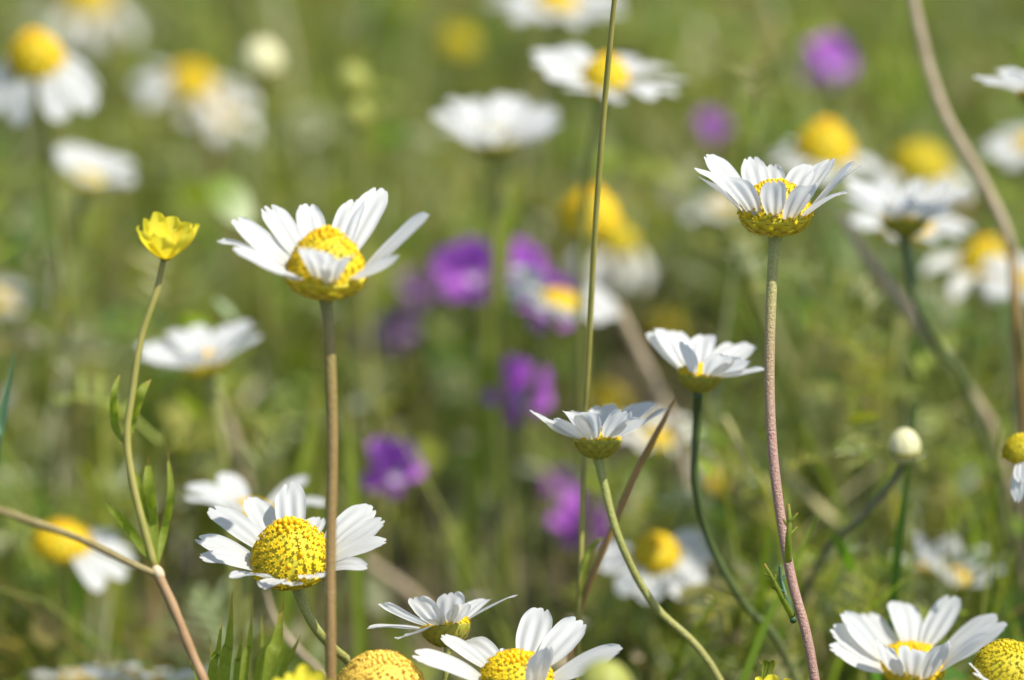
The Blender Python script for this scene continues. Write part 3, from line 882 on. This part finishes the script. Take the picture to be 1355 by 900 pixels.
GS = 'single stems in the meadow'
tg, pg, bgs = lone('wild_grass', 'thin olive grass stem rising through the whole picture at centre', 'grass stem',
     [(840, -260, .99), (826, -120, .995), (813, 0, 1.0), (799, 150, 1.01), (786, 330, 1.02), (776, 540, 1.034), (771, 650, 1.036), (768, 760, 1.038), (765, 840, 1.04)], 4.0, M_STEM_GRASS, GS)
leaf_blade('leaf', [P(768, 790, 1.038), P(776, 740, 1.036), P(790, 716, 1.04), P(802, 712, 1.05)], 6 * PX, M_LEAF, tg, bgs)
lone('dry_stalk', 'reddish brown dry stem leaning right, crossing behind the slanting green stem', 'dry stem', [(893, 526, 1.03), (872, 568, 1.03), (842, 625, 1.033), (805, 712, 1.036), (772, 792, 1.04), (758, 850, 1.04)], 4.6, M_STEM_RED, GS)
lone('dry_stalk', 'thick blurred tan stem curving down from the top edge at right', 'dry stem', [(1203, -60, 1.15), (1212, 20, 1.15), (1245, 140, 1.15), (1300, 240, 1.15), (1338, 330, 1.15), (1345, 450, 1.16), (1350, 560, 1.17)], 7.5, M_STEM_DRY, GS, tip=.9)
lone('dry_stalk', 'blurred tan stem behind the highest daisy, slanting down to the right edge', 'dry stem', [(1112, 282, 1.17), (1150, 345, 1.17), (1205, 415, 1.17), (1255, 480, 1.17), (1310, 560, 1.18)], 8.5, M_STEM_DRY, GS, tip=.6)
lone('dry_stalk', 'blurred pale tan stem at centre below the limp grey petals', 'dry stem', [(818, 405, 1.22), (838, 450, 1.22), (865, 505, 1.22), (890, 560, 1.22)], 7, M_STEM_DRY, GS, tip=.7)
lone('dry_stalk', 'short blurred grey tan stem behind the small bottom daisy', 'dry stem', [(478, 738, 1.24), (510, 760, 1.24), (552, 792, 1.24), (585, 830, 1.24)], 6.5, M_STEM_DRY, GS, tip=.7)
lone('dry_stalk', 'blurred tan stem under the side on daisy at left', 'dry stem', [(276, 500, 1.26), (292, 540, 1.26), (312, 590, 1.26), (325, 640, 1.26)], 6.5, M_STEM_DRY, GS, tip=.8)
lone('dry_stalk', 'pale straw stem slanting behind the pinkish stem at lower right', 'dry stem', [(985, 575, 1.2), (1035, 625, 1.2), (1085, 675, 1.2), (1125, 715, 1.2), (1180, 790, 1.21)], 8, M_STEM_STRAW, GS, tip=.6)
lone('dry_stalk', 'pinkish thin stem curving at the bottom behind the green blades', 'dry stem', [(352, 780, 1.1), (362, 815, 1.1), (385, 850, 1.1), (420, 885, 1.1), (450, 920, 1.1)], 4.2, M_STEM_DRY, GS)
lone('dry_stalk', 'yellow green stem curving down beside the dark green one at right of centre', 'dry stem', [(958, 552, 1.14), (985, 600, 1.14), (1010, 640, 1.14), (1040, 690, 1.15), (1060, 740, 1.16)], 6.5, M_STEM_STRAW, GS, tip=.6)
lone('dry_stalk', 'thin red brown stem at the far right edge standing upright', 'dry stem', [(1338, 320, 1.1), (1342, 400, 1.1), (1352, 520, 1.11), (1360, 640, 1.12)], 5, M_STEM_RED, GS)

def tuft(label, blades, k, m):
    x0, y0 = blades[0][0]
    p = P(x0, y0, k)
    base = np.array([p[0], p[1] + .01, 0])
    t = thing('grass_tuft', label, 'grass tuft', base, 'green grass tufts')
    for i, (p0, p1, p2, wd, kk) in enumerate(blades):
        q0, q1 = P(*p0, kk), P(*p1, kk)
        d = (q0 - q1) / np.linalg.norm(q0 - q1)
        root = q0 + d * (q0[2] / max(.5, -d[2])) * np.array([.6, .6, 1.0])
        root[2] = -.001
        leaf_blade('blade', [root, (root * .5 + P(*p0, kk) * .5), P(*p0, kk), P(*p1, kk), P(*p2, kk)], wd * .8 * PX, m, t, base, fold=.5)
    return t
tuft('upright light green blades at the bottom left, between buttercup stem and brown stem',
     [((296, 900), (303, 850), (308, 782), 20, 1.01), ((278, 905), (288, 865), (294, 815), 14, 1.0), ((322, 905), (330, 855), (334, 805), 15, .985), ((352, 910), (366, 850), (376, 790), 26, .985), ((268, 910), (258, 885), (250, 868), 14, .99), ((312, 910), (316, 870), (322, 832), 12, 1.02), ((340, 910), (348, 860), (346, 812), 13, 1.03),
      ((286, 910), (284, 880), (276, 840), 11, 1.03), ((366, 915), (384, 872), (398, 838), 13, 1.02)], 1.0, M_LEAF)
tuft('bluish green blades at the left edge at mid height', [((-14, 640), (2, 560), (20, 460), 20, .95), ((-30, 640), (-16, 570), (0, 520), 14, .96)], 0.968, M_BLUELEAF)
tuft('blurred bright green blade under the cup shaped daisy at top centre', [((668, 330), (680, 270), (692, 215), 30, 1.25), ((655, 330), (652, 280), (668, 240), 22, 1.26)], 1.25, M_LEAF)
tuft('small fresh green shoots at the bottom right beside the pinkish stem', [((1010, 905), (1012, 885), (1004, 872), 8, 1.0), ((1016, 905), (1022, 885), (1030, 872), 8, 1.0), ((1012, 905), (1016, 890), (1018, 876), 8, 1.0)], 1.0, M_LEAF)
tuft('blurred yellow green blades right of the brown stem under the large left daisy', [((470, 660), (466, 600), (458, 520), 26, 1.16), ((400, 640), (412, 580), (420, 500), 30, 1.18)], 1.17, M_LEAF)

# ================================================================ the mass of grass, herbs and straw
rng = np.random.default_rng(11)

def field(x, y, s=9.0, ph=0.0):
    """slow patchiness of the meadow, -1..1"""
    return (np.sin(x * s * 2.1 + 1.3 + ph) * np.cos(y * s * 1.7 + .4 - ph) + .6 * np.sin((x + y) * s * 3.7 + ph * 2) + .4 * np.cos((x - 2 * y) * s * 5.1 + 2)) / 2.0

def spread(n, x0, x1, y0, y1, far=0.0):
    x = rng.uniform(x0, x1, n)
    y = rng.uniform(y0, y1, n)
    return x, y

# thin places where the dark soil shows between the herbs
PITS = [(640, 745, 125, 120), (255, 760, 70, 90), (480, 800, 70, 60), (560, 560, 50, 40), (1120, 620, 40, 40), (210, 300, 50, 60), (1000, 470, 40, 60)]
def clear_view(path):
    """keep the space round the sharp flowers free, as in the meadow: nothing tall this side of the low herbs"""
    n, m, _ = path.shape
    qx, qy, kk = proj(path.reshape(-1, 3))
    lim = np.where(qx > 860, np.where(qy > 520, 1.055, 1.12), np.where(qy > 700, 1.085, 1.13))
    lim = np.where((qx > 430) & (qx < 860) & (qy > 640), 1.12, lim)
    bad = (kk < lim) & (qy < 905) & (qy > -400) & (qx > -120) & (qx < 1475) & (kk > .05)
    for x_, y_, rx_, ry_ in PITS:
        bad |= (kk < 1.44) & (kk > .05) & (((qx - x_) / rx_) ** 2 + ((qy - y_) / ry_) ** 2 < 1) & (np.repeat(rng.random(n), m) < .80)
    for x_, y_, k_, r_k in KEEP:
        bad |= (kk < k_ + .012) & (kk > .05) & (np.hypot(qx - x_, (qy - y_) * 1.25) < r_k)
    return ~bad.reshape(n, m).any(1)

CELL = 0.017
def clump(x, y):
    """which plant a leaf at x, y belongs to: a number 0..1 that neighbours share"""
    gx, gy = np.floor(x / CELL), np.floor(y / CELL)
    best, idv = np.full(x.shape, 9e9), np.zeros(x.shape)
    for dx in (-1, 0, 1):
        for dy in (-1, 0, 1):
            cx, cy = gx + dx, gy + dy
            h1 = np.modf(np.abs(np.sin(cx * 127.1 + cy * 311.7) * 43758.5453))[0]
            h2 = np.modf(np.abs(np.sin(cx * 269.5 + cy * 183.3) * 43758.5453))[0]
            h3 = np.modf(np.abs(np.sin(cx * 113.5 + cy * 271.9) * 43758.5453))[0]
            d = (x - (cx + h1) * CELL) ** 2 + (y - (cy + h2) * CELL) ** 2
            near = d < best
            best, idv = np.where(near, d, best), np.where(near, h3, idv)
    return idv

def palette(n, cols, wts, jit=.22, at_=None):
    cw = np.cumsum(np.array(wts) / sum(wts))
    pick = rng.random(n)
    if at_ is not None:                       # most leaves of one plant share its colour
        own = np.modf(clump(at_[:, 0], at_[:, 1]) * 7.31)[0]
        pick = np.where(rng.random(n) < .72, own, pick)
    c = np.array(cols)[np.minimum(np.searchsorted(cw, pick), len(cols) - 1)]
    c = c * np.exp(rng.normal(0, jit, (n, 1))) * np.exp(rng.normal(0, .06, (n, 3)))
    return np.clip(c, .01, .75)

GREENS = [(.150, .195, .016), (.215, .245, .022), (.30, .30, .060), (.080, .165, .014), (.27, .30, .15), (.28, .22, .07), (.46, .40, .22)]

def strip_mesh(path, width, side, cols):
    """path (n,m,3), width (n,m), side (n,3) -> verts, quads, colours"""
    n, m, _ = path.shape
    off = side[:, None, :] * width[:, :, None] * .5
    V = np.stack([path - off, path + off], 2).reshape(n, m * 2, 3)
    i = np.arange(m - 1)
    q = np.stack([2 * i, 2 * i + 1, 2 * i + 3, 2 * i + 2], 1)
    Q = (q[None] + (np.arange(n) * m * 2)[:, None, None]).reshape(-1, 4)
    Cc = np.repeat(cols[:, None, :], m * 2, 1).reshape(-1, 3)
    return V.reshape(-1, 3), Q, Cc

def blades(n, xr, yr, hmin, hmax, wmin, wmax, cols, wts, lean=.5, droop=.5, m=6, patch=.5, base_z=0.0):
    x, y = spread(n, *xr, *yr)
    f = field(x, y)
    ln = rng.uniform(hmin, hmax, n) * (1 + patch * f) * (.35 + 1.15 * clump(x, y))
    az = rng.uniform(0, 2 * np.pi, n)
    le = np.abs(rng.normal(0, lean, n)).clip(0, 1.3)
    s = np.linspace(0, 1, m)[None]
    ang = le[:, None] + droop * s ** 1.5 * rng.uniform(0, 2, (n, 1))
    dr, dz = np.sin(ang), np.cos(ang)
    step = ln[:, None] / (m - 1)
    rr = np.concatenate([np.zeros((n, 1)), np.cumsum(dr[:, :-1] * step, 1)], 1)
    zz = np.concatenate([np.zeros((n, 1)), np.cumsum(dz[:, :-1] * step, 1)], 1) + base_z
    path = np.stack([x[:, None] + rr * np.cos(az)[:, None], y[:, None] + rr * np.sin(az)[:, None], np.maximum(zz, .001)], 2)
    ok = clear_view(path) & (ln > .004)
    path, az = path[ok], az[ok]
    nn = len(path)
    wd = rng.uniform(wmin, wmax, (nn, 1)) * (np.sin(np.pi * (.18 + .8 * s)) ** .7)
    tw = rng.normal(0, .5, nn)
    side = np.stack([-np.sin(az + tw), np.cos(az + tw), rng.normal(0, .25, nn)], 1)
    side /= np.linalg.norm(side, axis=1)[:, None]
    return strip_mesh(path, wd, side, palette(nn, cols, wts, at_=path[:, 0]))

def join(parts):
    V, Q, Cc, o = [], [], [], 0
    for v, q, c in parts:
        V.append(v); Q.append(q + o); Cc.append(c); o += len(v)
    return np.concatenate(V), np.concatenate(Q), np.concatenate(Cc)

def stuff(name, label, cat, parts):
    o = ob(name, big_mesh(name, *join(parts), M_STUFF))
    o['kind'], o['label'], o['category'] = 'stuff', label, cat
    return o

NEAR = ((-.34, .34), (.62, 1.75))
stuff('meadow_grass', 'mixed green and olive grass blades filling the blurred meadow', 'grass', [
    blades(7000, (-.42, .42), (.72, 1.75), .03, .085, .0012, .0030, GREENS, (5, 5, 3, 4, 2, 1, .6), .55, .6),
    blades(16000, (-.42, .42), (.74, 1.75), .02, .09, .0006, .0014, GREENS, (4, 6, 5, 3, 3, 2, 2), .7, .7),
    blades(1500, (.02, .22), (.78, .98), .04, .10, .0008, .0020, GREENS, (6, 6, 5, 3, 3, 1, 2), .6, .6),
    blades(500, (-.22, -.03), (.84, 1.02), .03, .06, .0008, .0016, GREENS, (6, 6, 5, 4, 3, 1, 2), .5, .6),
    blades(900, (-.42, .42), (.9, 1.9), .07, .13, .0014, .0030, GREENS, (5, 5, 3, 3, 2, 1, 1), .3, .5),
    blades(9000, (-.9, .9), (.15, 2.8), .02, .06, .0014, .0034, GREENS, (5, 5, 3, 4, 2, 1, 1), .55, .6),
    blades(16000, (-3, 3), (1.7, 6), .03, .09, .004, .008, GREENS, (5, 5, 3, 4, 2, 1, 1), .5, .6),
])

def feathery(n, xr, yr, hmin, hmax, size, cols, wts):
    """finely cut leaves: midrib and narrow leaflets on both sides"""
    rib = np.stack([np.linspace(0, 1, 5), np.zeros(5), .18 * np.sin(np.linspace(0, 1, 5) * np.pi)], 1)
    paths, sides = [rib], [np.array([0, 1, 0])]
    widths = [np.array([.05, .05, .045, .04, .02])]
    for i in range(12):
        s = .18 + .8 * i / 12
        sg = 1 if i % 2 else -1
        l = .36 * math.sin(math.pi * (.25 + .65 * s)) * (.45 + 1.0 * ((i * 37) % 11) / 11)
        p0 = np.array([s, 0, .18 * math.sin(s * math.pi)])
        pts = np.stack([p0 + np.array([.35 + .5 * ((i * 53) % 7) / 7, sg, -.5 + 1.3 * ((i * 29) % 5) / 5]) * l * q for q in np.linspace(0, 1, 5)])
        pts[3:, 2] += .02
        paths.append(pts)
        sides.append(np.array([-.6, .5 * sg, .5]))
        widths.append(np.array([.045, .06, .06, .05, .015]))
    TP = np.stack(paths)
    TW = np.stack(widths)
    TS = np.stack(sides).astype(float)
    TS /= np.linalg.norm(TS, axis=1)[:, None]
    x, y = spread(n, *xr, *yr)
    f = field(x, y, 9, 1.0)
    z = rng.uniform(hmin, hmax, n) * (1 + .55 * f) * (.25 + 1.3 * clump(x, y))
    ok0 = z > 0
    x, y, z = x[ok0], y[ok0], z[ok0]
    n = len(x)
    sc = rng.uniform(*size, n)
    az = rng.uniform(0, 2 * np.pi, n)
    el = rng.uniform(-.2, 1.25, n)
    ca, sa, ce, se = np.cos(az), np.sin(az), np.cos(el), np.sin(el)
    Rm = np.zeros((n, 3, 3))
    Rm[:, :, 0] = np.stack([ca * ce, sa * ce, se], 1)
    Rm[:, :, 1] = np.stack([-sa, ca, np.zeros(n)], 1)
    Rm[:, :, 2] = np.cross(Rm[:, :, 0], Rm[:, :, 1])
    Wp = np.einsum('nij,abj->nabi', Rm, TP) * sc[:, None, None, None] + np.stack([x, y, z], 1)[:, None, None, :]
    ok = clear_view(Wp.reshape(n, -1, 3)) & (Wp[..., 2].min((1, 2)) > -.005)
    Wp, Rm, sc = Wp[ok], Rm[ok], sc[ok]
    n = len(Wp)
    A = TP.shape[0]
    side = np.einsum('nij,aj->nai', Rm, TS).reshape(n * A, 3)
    wd = (TW[None] * sc[:, None, None]).reshape(n * A, 5)
    cols_ = np.repeat(palette(n, cols, wts, at_=Wp[:, 0, 0]), A, 0)
    return strip_mesh(Wp.reshape(n * A, 5, 3), wd, side, cols_)

stuff('herb_foliage', 'finely cut green and grey green herb leaves under the daisies', 'foliage', [
    feathery(7500, (-.40, .40), (.74, 1.75), .005, .08, (.009, .024), GREENS, (5, 5, 3, 4, 3.5, .6, .3)),
    feathery(2200, (.04, .22), (.78, 1.0), .02, .10, (.007, .015), GREENS, (5, 5, 3, 4, 3.5, .6, .6)),
    feathery(2500, (-.9, .9), (.2, 2.8), .0, .04, (.018, .036), GREENS, (5, 5, 3, 4, 3, 1, .3)),
])

def ovals(n, xr, yr, hmin, hmax, size, cols, wts):
    """small oval leaflets and dry bracts"""
    x, y = spread(n, *xr, *yr)
    z = rng.uniform(hmin, hmax, n) * (1 + .5 * field(x, y, 9, 2.0)) * (.3 + 1.2 * clump(x, y))
    az, el = rng.uniform(0, 2 * np.pi, n), rng.normal(.3, .6, n)
    d = np.stack([np.cos(az) * np.cos(el), np.sin(az) * np.cos(el), np.sin(el)], 1)
    sc = rng.uniform(*size, n)
    s = np.linspace(0, 1, 6)[None, :, None]
    path = np.stack([x, y, z], 1)[:, None] + d[:, None] * s * sc[:, None, None]
    path[:, :, 2] += (-.25 * (s[:, :, 0] - .4) ** 2) * sc[:, None]
    ok = clear_view(path)
    path, az, sc = path[ok], az[ok], sc[ok]
    nn = len(path)
    wd = sc[:, None] * rng.uniform(.35, .75, (nn, 1)) * np.sin(np.pi * (.06 + .88 * s[:, :, 0])) ** .7
    side = np.stack([-np.sin(az), np.cos(az), rng.normal(0, .35, nn)], 1)
    side /= np.linalg.norm(side, axis=1)[:, None]
    return strip_mesh(path, wd, side, palette(nn, cols, wts, at_=path[:, 0]))

stuff('leafy_ground_cover', 'small oval leaves scattered through the grass', 'ground cover', [
    ovals(7000, (-.40, .40), (.76, 1.8), .004, .075, (.006, .013), GREENS, (5, 6, 4, 3, 4, .5, .5)),
    ovals(2500, (-.9, .9), (.2, 2.8), .0, .03, (.006, .014), GREENS, (5, 6, 4, 3, 3, 1, .5)),
])
DRY = [(.36, .30, .17), (.46, .40, .26), (.26, .19, .10), (.52, .48, .38), (.34, .22, .12)]
stuff('dry_straw', 'tan dead stalks and pale dry bits tangled in the grass', 'straw', [
    blades(4200, (-.42, .42), (.78, 1.8), .03, .10, .0006, .0018, DRY, (4, 3, 3, 1, 2), .9, .4),
    blades(1200, (-.9, .9), (.2, 2.8), .02, .07, .0008, .0020, DRY, (4, 3, 3, 1, 2), 1.0, .4),
    ovals(3600, (-.40, .40), (.80, 1.8), .005, .05, (.004, .009), DRY, (3, 4, 2, 4, 2)),
])
